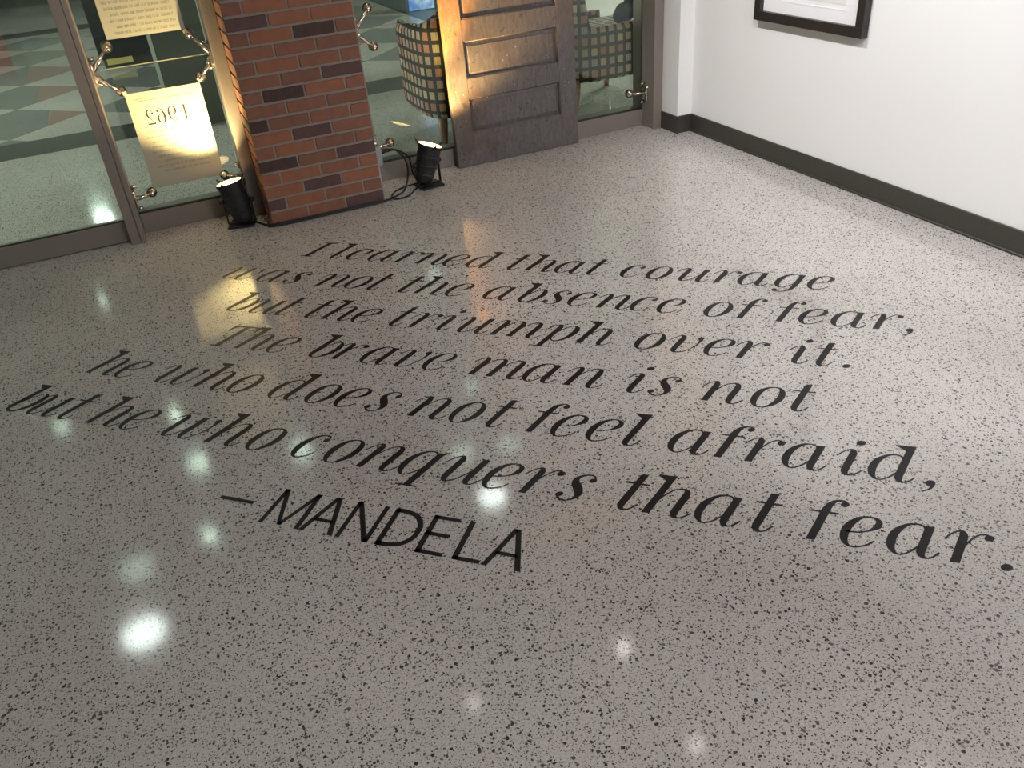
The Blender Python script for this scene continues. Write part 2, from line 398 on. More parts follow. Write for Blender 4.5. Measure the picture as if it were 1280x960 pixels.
def checks(u0, w0, us, ws, xmin, xmax, st=1.155, red=()):
    for i in us:
        for j in ws:
            if (i + j) % 2: continue
            u, w = u0 + i * st, w0 + j * st
            poly = [((a - b_) / 2, (a + b_) / 2) for a, b_ in ((u, w), (u + st, w), (u + st, w + st), (u, w + st))]
            for f in (lambda p_: p_[0] - xmin, lambda p_: xmax - p_[0], lambda p_: p_[1] - 7.325, lambda p_: 13.44 - p_[1]):
                poly = clip(poly, f)
                if len(poly) < 3: break
            if len(poly) < 3: continue
            if (i, j) in red:
                xr = red[(i, j)]
                pl = clip(poly, lambda p_: xr - p_[0]); pr = clip(poly, lambda p_: p_[0] - xr - 0.002)
                if len(pl) > 2: inlay('floor_tile', pl, 'terrazzo_dark')
                if len(pr) > 2: inlay('floor_tile', pr, 'terrazzo_red')
            else: inlay('floor_tile', poly, 'terrazzo_dark')
checks(6.52, 8.42, range(-2, 7), range(-4, 5), -3.6, 1.15, red={(0, 0): -0.68, (1, 1): -0.79, (2, 2): -0.93})
checks(8.04, 7.23, range(-1, 6), range(-5, 4), 1.2, 3.32)
inlay('floor_band', [(3.34, 7.325), (4.2, 7.325), (4.2, 13.44), (3.34, 13.44)], 'slate_panel')

# ------------------------------------------------------------------ glass wall
def fitting(win, z, xb, side, buttons, stubs=0.045):
    """cast glass clamp on a post: arms out to round buttons bolted through the panes"""
    bm = bmesh.new()
    d = 1 if side == 'l' else -1
    box(bm, min(xb, xb + d * 0.012), max(xb, xb + d * 0.012), GY - 0.075, GY - 0.015, z - 0.045, z + 0.045, 0.003)
    for bx_, bz in buttons:
        tube(bm, [(xb + d * 0.008, GY - 0.045, z + (bz - z) * 0.1), (xb + (bx_ - xb) * 0.5, GY - 0.05, z + (bz - z) * 0.55), (bx_, GY - 0.028, bz)], [0.014, 0.0095, 0.0085], 10)
    for s in (-1, 1):
        tube(bm, [(xb, GY - 0.03, z + s * 0.058), (xb + d * 0.030, GY - 0.03, z + s * 0.058)], 0.010, 8)
    f = obj('glass_fitting', bm, 'chrome', win, True)
    for bx_, bz in buttons:
        b_ = bmesh.new()
        rot = Matrix.Translation((bx_, GY - 0.001, bz)) @ Matrix.Rotation(R(90), 4, 'X')
        lathe(b_, [(0.0, 0.044), (0.009, 0.043), (0.0125, 0.037), (0.015, 0.034), (0.022, 0.027), (0.0265, 0.016), (0.0265, 0.004), (0.020, 0.0)], 18, rot)
        obj('button', b_, 'chrome', f, True)
def sill(win, x0, x1, y, h=0.109):
    obj('sill', bx(x0, x1, y, 4.80, 0, h - 0.004, 0.0015), 'bronze_metal', win)
    obj('gasket', bx(x0, x1, y + 0.003, GY + 0.02, h - 0.0045, h), 'gasket', win)
def post(win, x0, x1, y0, y1=4.80, groove=None):
    bm = bmesh.new()
    if groove:
        box(bm, x0, groove, y0, y1, 0, 2.45, 0.0015); box(bm, groove + 0.003, x1, y0, y1, 0, 2.45, 0.0015); box(bm, x0 + .01, x1 - .01, y0 + 0.008, y1 - .01, 0, 2.44)
    else: box(bm, x0, x1, y0, y1, 0, 2.45, 0.0015)
    obj('post', bm, 'bronze_metal', win)
JOINT = 0.831
def panes(win, x0, x1, zb=0.10):
    obj('glass_pane', bx(x0, x1, GY, GY + 0.012, zb, JOINT - 0.002), 'glass', win)
    obj('glass_pane', bx(x0, x1, GY, GY + 0.012, JOINT + 0.002, 1.65), 'glass', win)
    obj('glass_pane', bx(x0, x1, GY, GY + 0.012, 1.654, 2.44), 'glass', win)
    if win is w1: obj('joint_glint_strip', bx(x0, x1, GY - 0.0004, GY + 0.011, JOINT - 0.0019, JOINT + 0.0019), 'joint_highlight', win)
def window(n):
    o = bpy.data.objects.new('window_%d' % n, None); C.objects.link(o); o['kind'] = 'structure'; return o
w1 = window(1)      # bay with the two hanging sheets
sill(w1, -0.142, 0.42, 4.678); panes(w1, -0.142, 0.42)
post(w1, 0.422, 0.481, 4.565)
fitting(w1, JOINT, -0.142, 'l', [(-0.043, 0.931), (-0.040, 0.724)])
fitting(w1, JOINT, 0.422, 'r', [(0.340, 0.938), (0.344, 0.731)])
fitting(w1, 0.200, -0.142, 'l', [(-0.049, 0.207)])
fitting(w1, 0.210, 0.422, 'r', [(0.334, 0.219)])
w2 = window(2)      # bay behind the old door
sill(w2, 1.162, 2.985, 4.678); panes(w2, 1.162, 2.985)
post(w2, 1.100, 1.162, 4.565); post(w2, 2.985, 3.050, 4.552)
fitting(w2, JOINT, 1.162, 'l', [(1.262, 0.935), (1.264, 0.743)])
fitting(w2, 0.210, 1.162, 'l', [(1.273, 0.216)])
fitting(w2, 0.215, 2.985, 'r', [(2.881, 0.219)])
d1 = bpy.data.objects.new('door_1', None); C.objects.link(d1); d1['kind'] = 'structure'
obj('bottom_rail', bx(-1.25, -0.219, 4.594, 4.66, 0.004, 0.109, 0.0015), 'bronze_metal', d1)
obj('gasket', bx(-1.25, -0.219, 4.600, 4.62, 0.108, 0.112), 'gasket', d1)
obj('glass_pane', bx(-1.25, -0.219, 4.612, 4.624, 0.105, 2.35), 'glass', d1)
obj('stile', bx(-1.33, -1.25, 4.58, 4.67, 0, 2.45, 0.0015), 'bronze_metal', d1)
post(d1, -0.219, -0.144, 4.528, groove=-0.172)
obj('threshold', bx(-1.33, -0.219, 4.66, 4.80, 0, 0.012, 0.001), 'bronze_metal', d1)
w3 = window(3)
sill(w3, -5.0, -1.33, 4.678); panes(w3, -5.0, -1.33)

# ------------------------------------------------------------------ brick pier
random.seed(4)
X0, PW, PY, Z0, CO = 0.4826, 0.6149, 4.3377, 0.0755, 0.06773
pier = thing('brick_pier', 'red and purple brick pier between the two glass bays', 'pillar', (X0 + PW / 2, PY + 0.3, 0))
def pobj(name, bm, mat): 
    o = obj(name, bm, mat, pier); o.matrix_parent_inverse = Matrix.Translation(pier.location).inverted(); return o
pobj('mortar_core', bx(X0 + 0.006, X0 + PW - 0.006, PY + 0.006, 4.95, 0, CEIL), 'mortar')
brick_meshes = {}
def brick_mesh(w, d):
    key = (round(w, 3), round(d, 3), random.randrange(3))
    if key not in brick_meshes:
        bm = bmesh.new(); box(bm, 0, w, 0, d, 0, CO - 0.0125)
        bmesh.ops.bevel(bm, geom=list(bm.edges), offset=0.0018, segments=1, affect='EDGES')
        for v in bm.verts: v.co += Vector((random.uniform(-1, 1), random.uniform(-1, 1), random.uniform(-1, 1))) * 0.0007
        bmesh.ops.recalc_face_normals(bm, faces=bm.faces)
        me = bpy.data.meshes.new('brick'); bm.to_mesh(me); bm.free(); me.materials.append(MATS['brick_red'])
        brick_meshes[key] = me
    return brick_meshes[key]
SPECIAL = {(1, 1): 'brick_purple', (2, 2): 'brick_dark', (4, 0): 'brick_brown', (5, 2): 'brick_purple', (7, 1): 'brick_dark', (8, 0): 'brick_dark',
           (9, 1): 'brick_purple', (11, 0): 'brick_dark', (11, 2): 'brick_purple', (13, 1): 'brick_purple', (14, 0): 'brick_purple', (15, 2): 'brick_purple',
           (0, 0): 'brick_brown', (1, 0): 'brick_purple'}
SPECIAL[(1, 1)] = 'brick_orange'; SPECIAL[(6, 0)] = 'brick_red'; SPECIAL[(6, 1)] = 'brick_dark'; SPECIAL.pop((7, 1))
for k in ((1, 2), (12, 0), (12, 1), (13, 2), (10, 1), (9, 0), (13, 0), (14, 1), (2, 1)): SPECIAL[k] = 'brick_orange'
def put_brick(x, y, z, w, d, mat):
    me = brick_mesh(w, d)
    o = bpy.data.objects.new('brick', me); C.objects.link(o); o.parent = pier
    o.matrix_parent_inverse = Matrix.Translation(pier.location).inverted()
    o.location = (x, y - random.uniform(0, 0.0012), z)
    o.material_slots[0].link = 'OBJECT'; o.material_slots[0].material = MATS[mat]
J = 0.010
rows_above = bmesh.new()
for r in range(0, 44):
    idx = 15 - r                        # row 15 is the bottom course
    z = Z0 - CO + r * CO + 0.006
    if z + CO > CEIL: break
    full = idx % 2 != 0
    if full: cuts = [(0, 0.195), (0.205, 0.400), (0.410, PW)]
    else: cuts = [(0, 0.090), (0.100, 0.300), (0.310, 0.510), (0.520, PW)]
    side = [(0.105, 0.300), (0.310, 0.505)] if full else [(0.205, 0.400), (0.410, 0.600)]
    for i, (a, b_) in enumerate(cuts):
        corner = (i == 0 or i == len(cuts) - 1)
        d = 0.195 if (corner and not full) else 0.095
        mat_ = SPECIAL.get((idx, i)) or random.choice(['brick_red', 'brick_red', 'brick_orange', 'brick_red', 'brick_brown'])
        if r < 21: put_brick(X0 + a, PY, z, b_ - a, d, mat_)
        else: box(rows_above, X0 + a, X0 + b_, PY, PY + d, z, z + CO - 0.0125)
    for sgn in (0, 1):
        for (a, b_) in side:
            xx = X0 if sgn == 0 else X0 + PW - 0.09
            if r < 21: put_brick(xx, PY + a, z, 0.09, b_ - a, random.choice(['brick_red', 'brick_orange', 'brick_brown']))
            else: box(rows_above, xx, xx + 0.09, PY + a, PY + b_, z, z + CO - 0.0125)
o = pobj('bricks_above', rows_above, 'brick_red'); o['kind'] = 'stuff'
# cord lying along the foot of the pier
bm = bmesh.new(); tube(bm, spline([(0.40, 4.49, 0.006), (0.45, 4.38, 0.006), (0.49, 4.327, 0.007), (0.7, 4.322, 0.006), (0.9, 4.323, 0.006), (1.08, 4.32, 0.009), (1.112, 4.335, 0.012)], 5), 0.0055, 8)
tube(bm, spline([(0.47, 4.40, 0.007), (0.485, 4.333, 0.016), (0.75, 4.330, 0.014), (1.06, 4.327, 0.015), (1.105, 4.318, 0.010)], 5), 0.005, 8)
o = obj('power_cord', bm, 'black_cable', None, True); o['label'] = 'black cord lying along the foot of the brick pier'; o['category'] = 'cord'

# outlet box with the plug on the right side of the pier
ob = thing('outlet_box', 'grey metal outlet box on the right side of the brick pier', 'outlet', (1.098, 4.40, 0))
obj('box_body', bx(0, 0.034, -0.035, 0.035, 0.190, 0.292, 0.003), 'steel_box', ob)
obj('cover_plate', bx(0.034, 0.038, -0.030, 0.030, 0.195, 0.287, 0.001), 'steel_box', ob)
bm = bmesh.new(); tube(bm, [(0.012, 0, 0.0), (0.012, 0, 0.19)], 0.010, 10); obj('conduit', bm, 'steel_box', ob, True)
bm = bmesh.new(); tube(bm, [(0.014, 0, 0.292), (0.014, 0, 0.318)], 0.014, 12); tube(bm, [(0.014, -.018, 0.328), (0.014, 0.018, 0.328)], 0.010, 8); obj('conduit_clamp', bm, 'chrome', ob, True)

# ------------------------------------------------------------------ wooden door leaning on the glass
random.seed(8)
DW, DT, DH = 0.815, 0.040, 2.10
dr = thing('paneled_door', 'old scuffed dark wooden panelled door leaning against the glass', 'door', (1.652, 4.603, 0.002))
dr.rotation_euler = (R(-1.25), 0, 0)
pan_z = [(0.195, 0.386), (0.500, 0.696), (0.812, 1.008), (1.122, 1.318), (1.432, 1.628), (1.742, 1.95)]
SX = 0.112
for x0, x1 in ((0, SX), (DW - SX, DW)): obj('stile', bx(x0, x1, 0, DT, 0, DH, 0.002), 'old_door_paint', dr)
zz = [0] + [z for p_ in pan_z for z in p_] + [DH]
for k in range(0, len(zz), 2): obj('rail', bx(SX - 0.0005, DW - SX + 0.0005, 0.0008, DT - 0.0008, zz[k], zz[k + 1], 0.002), 'old_door_paint', dr)
for a, b_ in pan_z:
    bm = bmesh.new()
    x0, x1 = SX, DW - SX
    def ring(ins, y): return [bm.verts.new(v) for v in ((x0 + ins, y, a + ins), (x1 - ins, y, a + ins), (x1 - ins, y, b_ - ins), (x0 + ins, y, b_ - ins))]
    rs = [ring(-0.004, 0.020), ring(0.006, 0.020), ring(0.026, 0.013), ring(0.028, 0.011), ring(0.034, 0.011)]
    for p_, q in zip(rs, rs[1:]):
        for k in range(4): bm.faces.new((p_[k], p_[(k + 1) % 4], q[(k + 1) % 4], q[k]))
    bm.faces.new(rs[-1])
    back = ring(-0.004, 0.028); bm.faces.new(back)
    for k in range(4): bm.faces.new((rs[0][k], rs[0][(k + 1) % 4], back[(k + 1) % 4], back[k]))
    pn = obj('panel', bm, 'old_door_paint', dr)
    bm = bmesh.new()
    for (p_, q) in (((x0, a), (x1, a)), ((x0, b_), (x1, b_)), ((x0, a), (x0, b_)), ((x1, a), (x1, b_))):
        tube(bm, [(p_[0], 0.014, p_[1]), (q[0], 0.014, q[1])], 0.006, 8)
    obj('moulding', bm, 'old_door_paint', pn, True)
bm = bmesh.new(); lathe(bm, [(0.0, 0.055), (0.02, 0.052), (0.027, 0.04), (0.02, 0.025), (0.009, 0.018), (0.009, 0.004), (0.026, 0.002), (0.026, 0)], 18, Matrix.Translation((0.06, 0, 1.02)) @ Matrix.Rotation(R(90), 4, 'X'))
# (the knob stands above the picture's edge, on the latch stile)
obj('door_knob', bm, 'brass', dr, True)

# ------------------------------------------------------------------ par cans
def par_can(label, base, rotz, tilt_x, tilt_y, glow, col_, cones):
    t = thing('stage_light', label, 'lamp', (*base, 0), rotz, 'spotlights on the floor by the glass')
    # base plate
    obj('base_plate', bx(-0.068, 0.068, -0.058, 0.058, 0.0, 0.012, 0.002), 'black_metal', t)
    # yoke: two uprights and a cross strap
    bm = bmesh.new()
    box(bm, -0.074, -0.069, -0.011, 0.011, 0.012, 0.150, 0.001); box(bm, 0.069, 0.074, -0.011, 0.011, 0.012, 0.150, 0.001)
    box(bm, -0.074, 0.074, -0.011, 0.011, 0.012, 0.018, 0.001)
    obj('yoke', bm, 'black_metal', t)
    bm = bmesh.new()
    for s in (-1, 1): tube(bm, [(s * 0.066, 0, 0.135), (s * 0.088, 0, 0.135)], 0.012, 10)
    obj('knob', bm, 'black_metal', t, True)
    M_ = Matrix.Translation((0, 0, 0.135)) @ Matrix.Rotation(tilt_y, 4, 'Y') @ Matrix.Rotation(tilt_x, 4, 'X')
    bm = bmesh.new()
    lathe(bm, [(0.0, -0.118), (0.030, -0.116), (0.046, -0.104), (0.052, -0.088), (0.054, -0.070), (0.0575, -0.066), (0.0575, -0.058), (0.055, -0.054), (0.060, -0.020), (0.0635, -0.016), (0.0635, -0.008), (0.061, -0.004),
                (0.063, 0.030), (0.0665, 0.034), (0.0665, 0.042), (0.064, 0.046), (0.065, 0.088), (0.071, 0.090), (0.071, 0.104), (0.067, 0.105), (0.066, 0.098), (0.040, 0.060), (0.0, 0.055)], 32, M_)
    body = obj('can', bm, 'black_metal', t)
    bm = bmesh.new(); lathe(bm, [(0.0, 0.106), (0.040, 0.105), (0.066, 0.101), (0.066, 0.097)], 28, M_)
    obj('lens', bm, glow, t, True)
    # gel frame clips around the mouth
    bm = bmesh.new()
    for a in (20, 140, 260):
        c, s = math.cos(R(a)), math.sin(R(a))
        pts = [(0.066, -0.012, 0.088), (0.066, 0.012, 0.088), (0.094, 0.004, 0.120), (0.094, -0.004, 0.120)]
        vs = [bm.verts.new(M_ @ Vector((x * c - y * s, x * s + y * c, z))) for x, y, z in pts]
        vs2 = [bm.verts.new(M_ @ Vector(((x + .003) * c - y * s, (x + .003) * s + y * c, z - .001))) for x, y, z in pts]
        bm.faces.new(vs); bm.faces.new(vs2[::-1])
        for k in range(4): bm.faces.new((vs[k], vs2[k], vs2[(k + 1) % 4], vs[(k + 1) % 4]))
    obj('gel_clip', bm, 'black_metal', t)
    # the light it throws
    W = Matrix.Translation((*base, 0)) @ Matrix.Rotation(rotz, 4, 'Z') @ M_
    p = W @ Vector((0, 0, 0.112)); q = W @ Vector((0, 0, 1.0))
    for tg, pw_, an_, c_ in cones: spot_light('stage_lamp', p, tg, pw_, c_, an_, 0.7, 0.045)
    return t
par_can('black spotlight left of the brick pier aimed up at the ivory sheets', (0.345, 4.475), R(-18), R(-3), R(-10), 'lamp_glow_warm', (1.0, 0.70, 0.34), [((0.17, 4.70, 1.0), 140, 102, (1.0, 0.76, 0.34))])
par_can('black spotlight right of the brick pier, looped cord beside it, aimed at the old door', (1.40, 4.43), R(8), R(4), R(19), 'lamp_glow_warm2', (1.0, 0.56, 0.17), [((1.69, 4.63, 1.0), 620, 36, (1.0, 0.38, 0.05)), ((1.64, 4.60, 0.62), 200, 92, (1.0, 0.62, 0.22))])
# its looped cord, up to the plug on the outlet box
bm = bmesh.new()
tube(bm, spline([(1.142, 4.40, 0.265), (1.185, 4.40, 0.262), (1.24, 4.42, 0.235), (1.285, 4.44, 0.16), (1.285, 4.45, 0.075), (1.245, 4.42, 0.012), (1.19, 4.38, 0.006), (1.135, 4.345, 0.006), (1.112, 4.325, 0.012)], 8), 0.0055, 8)
tube(bm, spline([(1.142, 4.40, 0.245), (1.175, 4.41, 0.248), (1.25, 4.46, 0.23), (1.32, 4.50, 0.16), (1.335, 4.50, 0.06), (1.36, 4.44, 0.014), (1.31, 4.415, 0.006), (1.24, 4.335, 0.006), (1.17, 4.322, 0.006), (1.152, 4.37, 0.006), (1.20, 4.45, 0.006), (1.27, 4.49, 0.006), (1.345, 4.50, 0.008)], 8), 0.0045, 8)
o = obj('power_cord', bm, 'black_cable', None, True); o['label'] = 'black looped cord between the outlet box and the spotlight right of the pier'; o['category'] = 'cord'
bm = bmesh.new(); tube(bm, [(1.136, 4.40, 0.256), (1.150, 4.40, 0.256), (1.168, 4.40, 0.256)], [0.016, 0.015, 0.008], 12); pl = obj('plug', bm, 'black_cable', o, True)

# ------------------------------------------------------------------ didone italic lettering
SW, HL = 0.185, 0.050
def exit_stem(x, top, w=SW, end=0.43):
    return [('s', [(x + w / 2, top, w), (x + w / 2, top * 0.6, w), (x + w / 2, 0.30, w), (x + w / 2 + .01, 0.14, w * .9), (x + w / 2 + .06, 0.03, w * .6), (x + w / 2 + .15, -0.01, 0.05), (x + w / 2 + .25, 0.05, HL), (x + end, 0.22, HL)], 0)]
def entry_stem(x, bottom='flat'):
    pts = [(x - .24, .69, HL), (x - .16, .86, HL), (x - .06, .98, .05), (x + .03, .985, .11), (x + .085, .86, .17), (x + .09, .70, SW)]
    if bottom == 'flat': pts += [(x + .09, .35, SW), (x + .09, 0, SW)]
    else: pts += [(x + .09, .32, SW), (x + .10, .15, SW * .9), (x + .15, .03, SW * .6), (x + .24, -.01, .05), (x + .36, .07, HL)]
    return [('s', pts, 0)]
def arch(x, x2):   # hairline springs from stem at x, becomes the thick stem at x2 (left edge)
    return [(x + .13, .42, HL), (x + .22, .70, HL), (x + .34, .92, .045), (x2 - .06, 1.0, .06), (x2 + .05, .93, .13), (x2 + .09, .74, SW), (x2 + .09, .5, SW)]
EXIT = lambda x2: [(x2 + .09, .32, SW), (x2 + .10, .14, SW * .9), (x2 + .15, .03, SW * .6), (x2 + .24, -.01, .05), (x2 + .34, .05, HL), (x2 + .45, .22, HL)]
FLAG = lambda x: [('p', [(x - .24, 1.38), (x - .24, 1.43), (x + .0, 1.43), (x + .18, 1.445), (x + .18, 1.30), (x, 1.22)])]
def ballp(x, y, r): return [('e', x, y, r, r)]
BOWL = [(.68, .80, HL), (.60, .96, .04), (.46, 1.015, .045), (.28, .95, .09), (.13, .72, .17), (.09, .45, .19), (.14, .18, .15), (.27, .0, .055), (.40, -.005, HL), (.54, .14, HL), (.68, .42, HL)]
G = {}
G['o'] = (.80, .44, [('s', [(.40, 1.015, .04), (.24, .95, .09), (.11, .74, .17), (.085, .48, .19), (.13, .20, .15), (.25, .02, .07), (.38, -.015, .04), (.52, .04, .08), (.66, .26, .17), (.71, .52, .19), (.66, .80, .15), (.54, .98, .07), (.40, 1.015, .04)], 0)])
G['c'] = (.66, .40, [('s', [(.62, .84, .05), (.57, .97, .045), (.44, 1.015, .045), (.26, .94, .10), (.12, .70, .18), (.09, .43, .19), (.15, .16, .14), (.29, -.005, .055), (.42, .0, HL), (.56, .09, HL), (.66, .24, HL)], 0)] + ballp(.575, .82, .088))
G['e'] = (.70, .42, [('s', [(.10, .44, HL), (.32, .46, HL), (.52, .55, .055), (.655, .73, .16), (.63, .92, .11), (.46, 1.015, .045), (.26, .94, .10), (.12, .70, .18), (.09, .43, .19), (.15, .16, .14), (.29, -.005, .055), (.44, .0, HL), (.60, .09, HL), (.71, .25, HL)], 0)])
G['a'] = (1.07, .38, [('s', BOWL, 0)] + exit_stem(.62, 1.0))
G['d'] = (1.07, .38, [('s', BOWL, 0)] + exit_stem(.62, 1.42) + FLAG(.62))
G['q'] = (.85, .38, [('s', BOWL, 0), ('s', [(.71, .98, .12), (.71, .85, SW), (.71, -.36, SW)], 0), ('p', [(.62, .90), (.80, .90), (.90, 1.06), (.87, 1.06)]), ('p', [(.42, -.36), (1.00, -.36), (1.00, -.41), (.42, -.41)])])
G['g'] = (.90, .40, [('s', BOWL, 0), ('s', [(.71, 1.0, SW), (.71, .3, SW), (.70, .02, .165), (.64, -.20, .10), (.50, -.32, .05), (.34, -.34, .045), (.22, -.29, .06)], 0)] + ballp(.20, -.23, .085))
G['l'] = (.45, .20, exit_stem(0, 1.42) + FLAG(0))
G['t'] = (.45, .22, exit_stem(0, 1.30) + [('p', [(.0, 1.29), (.18, 1.29), (.18, 1.34), (.04, 1.34)]), ('p', [(-.20, .93), (.38, .93), (.38, .99), (-.20, .99)])])
G['i'] = (.45, .22, entry_stem(0, 'x')[:0] + [('s', [(-.24, .69, HL), (-.16, .86, HL), (-.06, .98, .05), (.03, .985, .11), (.085, .86, .17), (.09, .70, SW)] + EXIT(0), 0)] + ballp(.13, 1.32, .105))
G['h'] = (.99, .0, [('s', [(.09, 1.42, SW), (.09, 0, SW)], 0)] + FLAG(0) + [('s', arch(0, .58) + EXIT(.58), 0)])
G['n'] = (.99, .0, entry_stem(0) + [('s', arch(0, .58) + EXIT(.58), 0)])
G['m'] = (1.55, .0, entry_stem(0) + [('s', arch(0, .56) + [(.65, .3, SW), (.65, 0, SW)], 0), ('s', arch(.56, 1.12) + EXIT(1.12), 0)])
G['r'] = (.64, .0, entry_stem(0) + [('s', [(.13, .42, HL), (.20, .66, HL), (.30, .88, .04), (.42, .995, .05), (.54, .98, .05)], 0)] + ballp(.56, .90, .095))
G['u'] = (1.03, .24, entry_stem(0, 'x') + [('s', [(.24, -.01, .05), (.38, .08, HL), (.50, .28, HL), (.60, .52, HL)], 0)] + exit_stem(.58, 1.0))
G['v'] = (.74, .26, entry_stem(0, 'x') + [('s', [(.22, -.01, .05), (.38, .04, HL), (.52, .22, .04), (.62, .50, .05), (.63, .74, .09), (.60, .90, .15)], 0)] + ballp(.585, .91, .095))
G['w'] = (1.22, .24, entry_stem(0, 'x') + [('s', [(.24, -.01, .05), (.36, .06, HL), (.50, .28, HL), (.58, .50, HL)], 0), ('s', [(.64, 1.0, SW), (.64, .35, SW), (.65, .15, .16), (.70, .03, .10), (.79, -.01, .05), (.92, .04, HL), (1.05, .22, .04), (1.14, .50, .05), (1.15, .74, .09), (1.12, .90, .15)], 0)] + ballp(1.105, .91, .095))
G['s'] = (.66, .38, [('s', [(.62, .84, .05), (.57, .96, .045), (.44, 1.015, .045), (.30, .97, .07), (.20, .83, .13), (.24, .66, .18), (.40, .47, .20), (.52, .28, .17), (.50, .10, .09), (.37, -.01, .045), (.22, .0, .045), (.10, .10, .05)], 0)] + ballp(.585, .82, .085) + ballp(.115, .17, .092))
G['b'] = (.76, .20, [('s', [(.09, 1.42, SW), (.09, .9, SW), (.09, .40, SW), (.10, .18, .16), (.17, .03, .09), (.30, -.015, .045), (.44, .03, .07), (.60, .22, .15), (.67, .52, .19), (.62, .82, .15), (.50, .99, .06), (.38, .96, HL), (.26, .78, HL), (.16, .50, HL)], 0)] + FLAG(0))
G['p'] = (.80, .0, [('s', [(-.24, .69, HL), (-.16, .86, HL), (-.06, .98, .05), (.03, .985, .11), (.085, .86, .17), (.09, .70, SW), (.09, .2, SW), (.09, -.36, SW)], 0), ('p', [(-.22, -.36), (.36, -.36), (.36, -.41), (-.22, -.41)]),
       ('s', [(.14, .46, HL), (.26, .78, HL), (.40, .97, .04), (.52, .99, .07), (.64, .84, .15), (.69, .56, .19), (.62, .24, .15), (.48, .03, .07), (.34, -.015, .04), (.22, .06, HL), (.15, .22, HL)], 0)])
G['f'] = (.45, .0, [('s', [(.09, 0, SW), (.09, .8, SW), (.09, 1.08, SW), (.12, 1.26, .15), (.20, 1.39, .09), (.32, 1.435, .05), (.42, 1.39, .05)], 0), ('p', [(-.20, .93), (.38, .93), (.38, .99), (-.20, .99)])] + ballp(.405, 1.31, .09))
G['I'] = (.50, .09, [('s', [(.09, 1.38, SW), (.09, 0, SW)], 0), ('p', [(-.16, 0), (.36, 0), (.36, .065), (-.16, .065)]), ('p', [(-.18, 1.315), (.38, 1.315), (.38, 1.38), (-.18, 1.38)])])
G['T'] = (1.0, .09, [('s', [(.09, 1.38, SW), (.09, 0, SW)], 0), ('p', [(-.16, 0), (.36, 0), (.36, .065), (-.16, .065)]), ('p', [(-.42, 1.31), (.62, 1.31), (.62, 1.38), (-.42, 1.38)]), ('p', [(-.42, 1.38), (-.42, 1.0), (-.39, 1.0), (-.30, 1.25), (-.16, 1.34)]), ('p', [(.62, 1.38), (.62, 1.0), (.59, 1.0), (.50, 1.25), (.36, 1.34)])])
G['.'] = (.24, .10, ballp(.10, .095, .11))
G[','] = (.26, .10, ballp(.10, .095, .11) + [('s', [(.16, .12, .10), (.17, -.02, .07), (.12, -.14, .05), (.0, -.26, .03)], 0)])
# digits for the sheet on the glass (unslanted, cap height 1.38)
D = {}
D['1'] = (.5, [('s', [(.25, 1.38, .16), (.25, 0, .16)], 0), ('p', [(.03, 0), (.47, 0), (.47, .03), (.03, .03)]), ('p', [(.03, 1.25), (.20, 1.38), (.20, 1.30)])])
D['9'] = (.86, [('s', [(.42, 1.38, .04), (.24, 1.30, .10), (.12, 1.0, .17), (.22, .68, .10), (.40, .58, .04), (.58, .68, .06), (.70, .95, .06)], 0), ('s', [(.42, 1.38, .04), (.62, 1.28, .10), (.74, .90, .17), (.68, .40, .14), (.50, .06, .06), (.34, .0, .05), (.18, .10, .05)], 0)] + ballp(.19, .20, .09))
D['6'] = (.86, [('s', [(.70, 1.25, .05), (.55, 1.38, .05), (.34, 1.30, .07), (.17, .95, .15), (.12, .55, .18), (.20, .15, .13), (.42, .0, .04), (.62, .12, .12), (.72, .42, .17), (.62, .70, .11), (.44, .80, .04), (.28, .68, .04), (.20, .50, .04)], 0)] + ballp(.66, 1.15, .09))
D['2'] = (.84, [('s', [(.14, 1.05, .05), (.22, 1.30, .05), (.42, 1.38, .06), (.62, 1.25, .13), (.66, .98, .17), (.56, .70, .12), (.34, .42, .06), (.10, .10, .05)], 0), ('s', [(.08, .07, .14), (.40, .075, .15), (.74, .07, .14)], 0), ('p', [(.74, .0), (.78, .36), (.74, .36), (.68, .10)])] + ballp(.19, 1.02, .09))
LIFT = True
def glyph(bm, strokes, T0):
    for si, s in enumerate(strokes):
        def T(x, y):
            v = Vector(T0(x, y))
            if LIFT: v.z += si * 0.00012
            return v
        if s[0] == 's':
            pts = spline(s[1], 5); n = len(pts); prev = None
            for i, (x, y, w) in enumerate(pts):
                a = pts[max(i - 1, 0)]; b_ = pts[min(i + 1, n - 1)]
                dx, dy = b_[0] - a[0], b_[1] - a[1]; l = math.hypot(dx, dy) or 1
                nx, ny = -dy / l, dx / l
                w = max(w, 0.047)
                p_ = bm.verts.new(T(x + nx * w / 2, y + ny * w / 2)); q = bm.verts.new(T(x - nx * w / 2, y - ny * w / 2))
                if prev: bm.faces.new((prev[0], p_, q, prev[1]))
                prev = (p_, q)
        elif s[0] == 'p': bm.faces.new([bm.verts.new(T(x, y)) for x, y in s[1]])
        elif s[0] == 'e':
            _, cx, cy, a, b_ = s
            bm.faces.new([bm.verts.new(T(cx + a * math.cos(k * math.pi / 8), cy + b_ * math.sin(k * math.pi / 8))) for k in range(16)])
ANG = R(-43.4); UX, UY = math.cos(ANG), math.sin(ANG); ORG = (-0.741682, 3.10384096)
XH, TAN = 0.1225, math.tan(R(16.5))
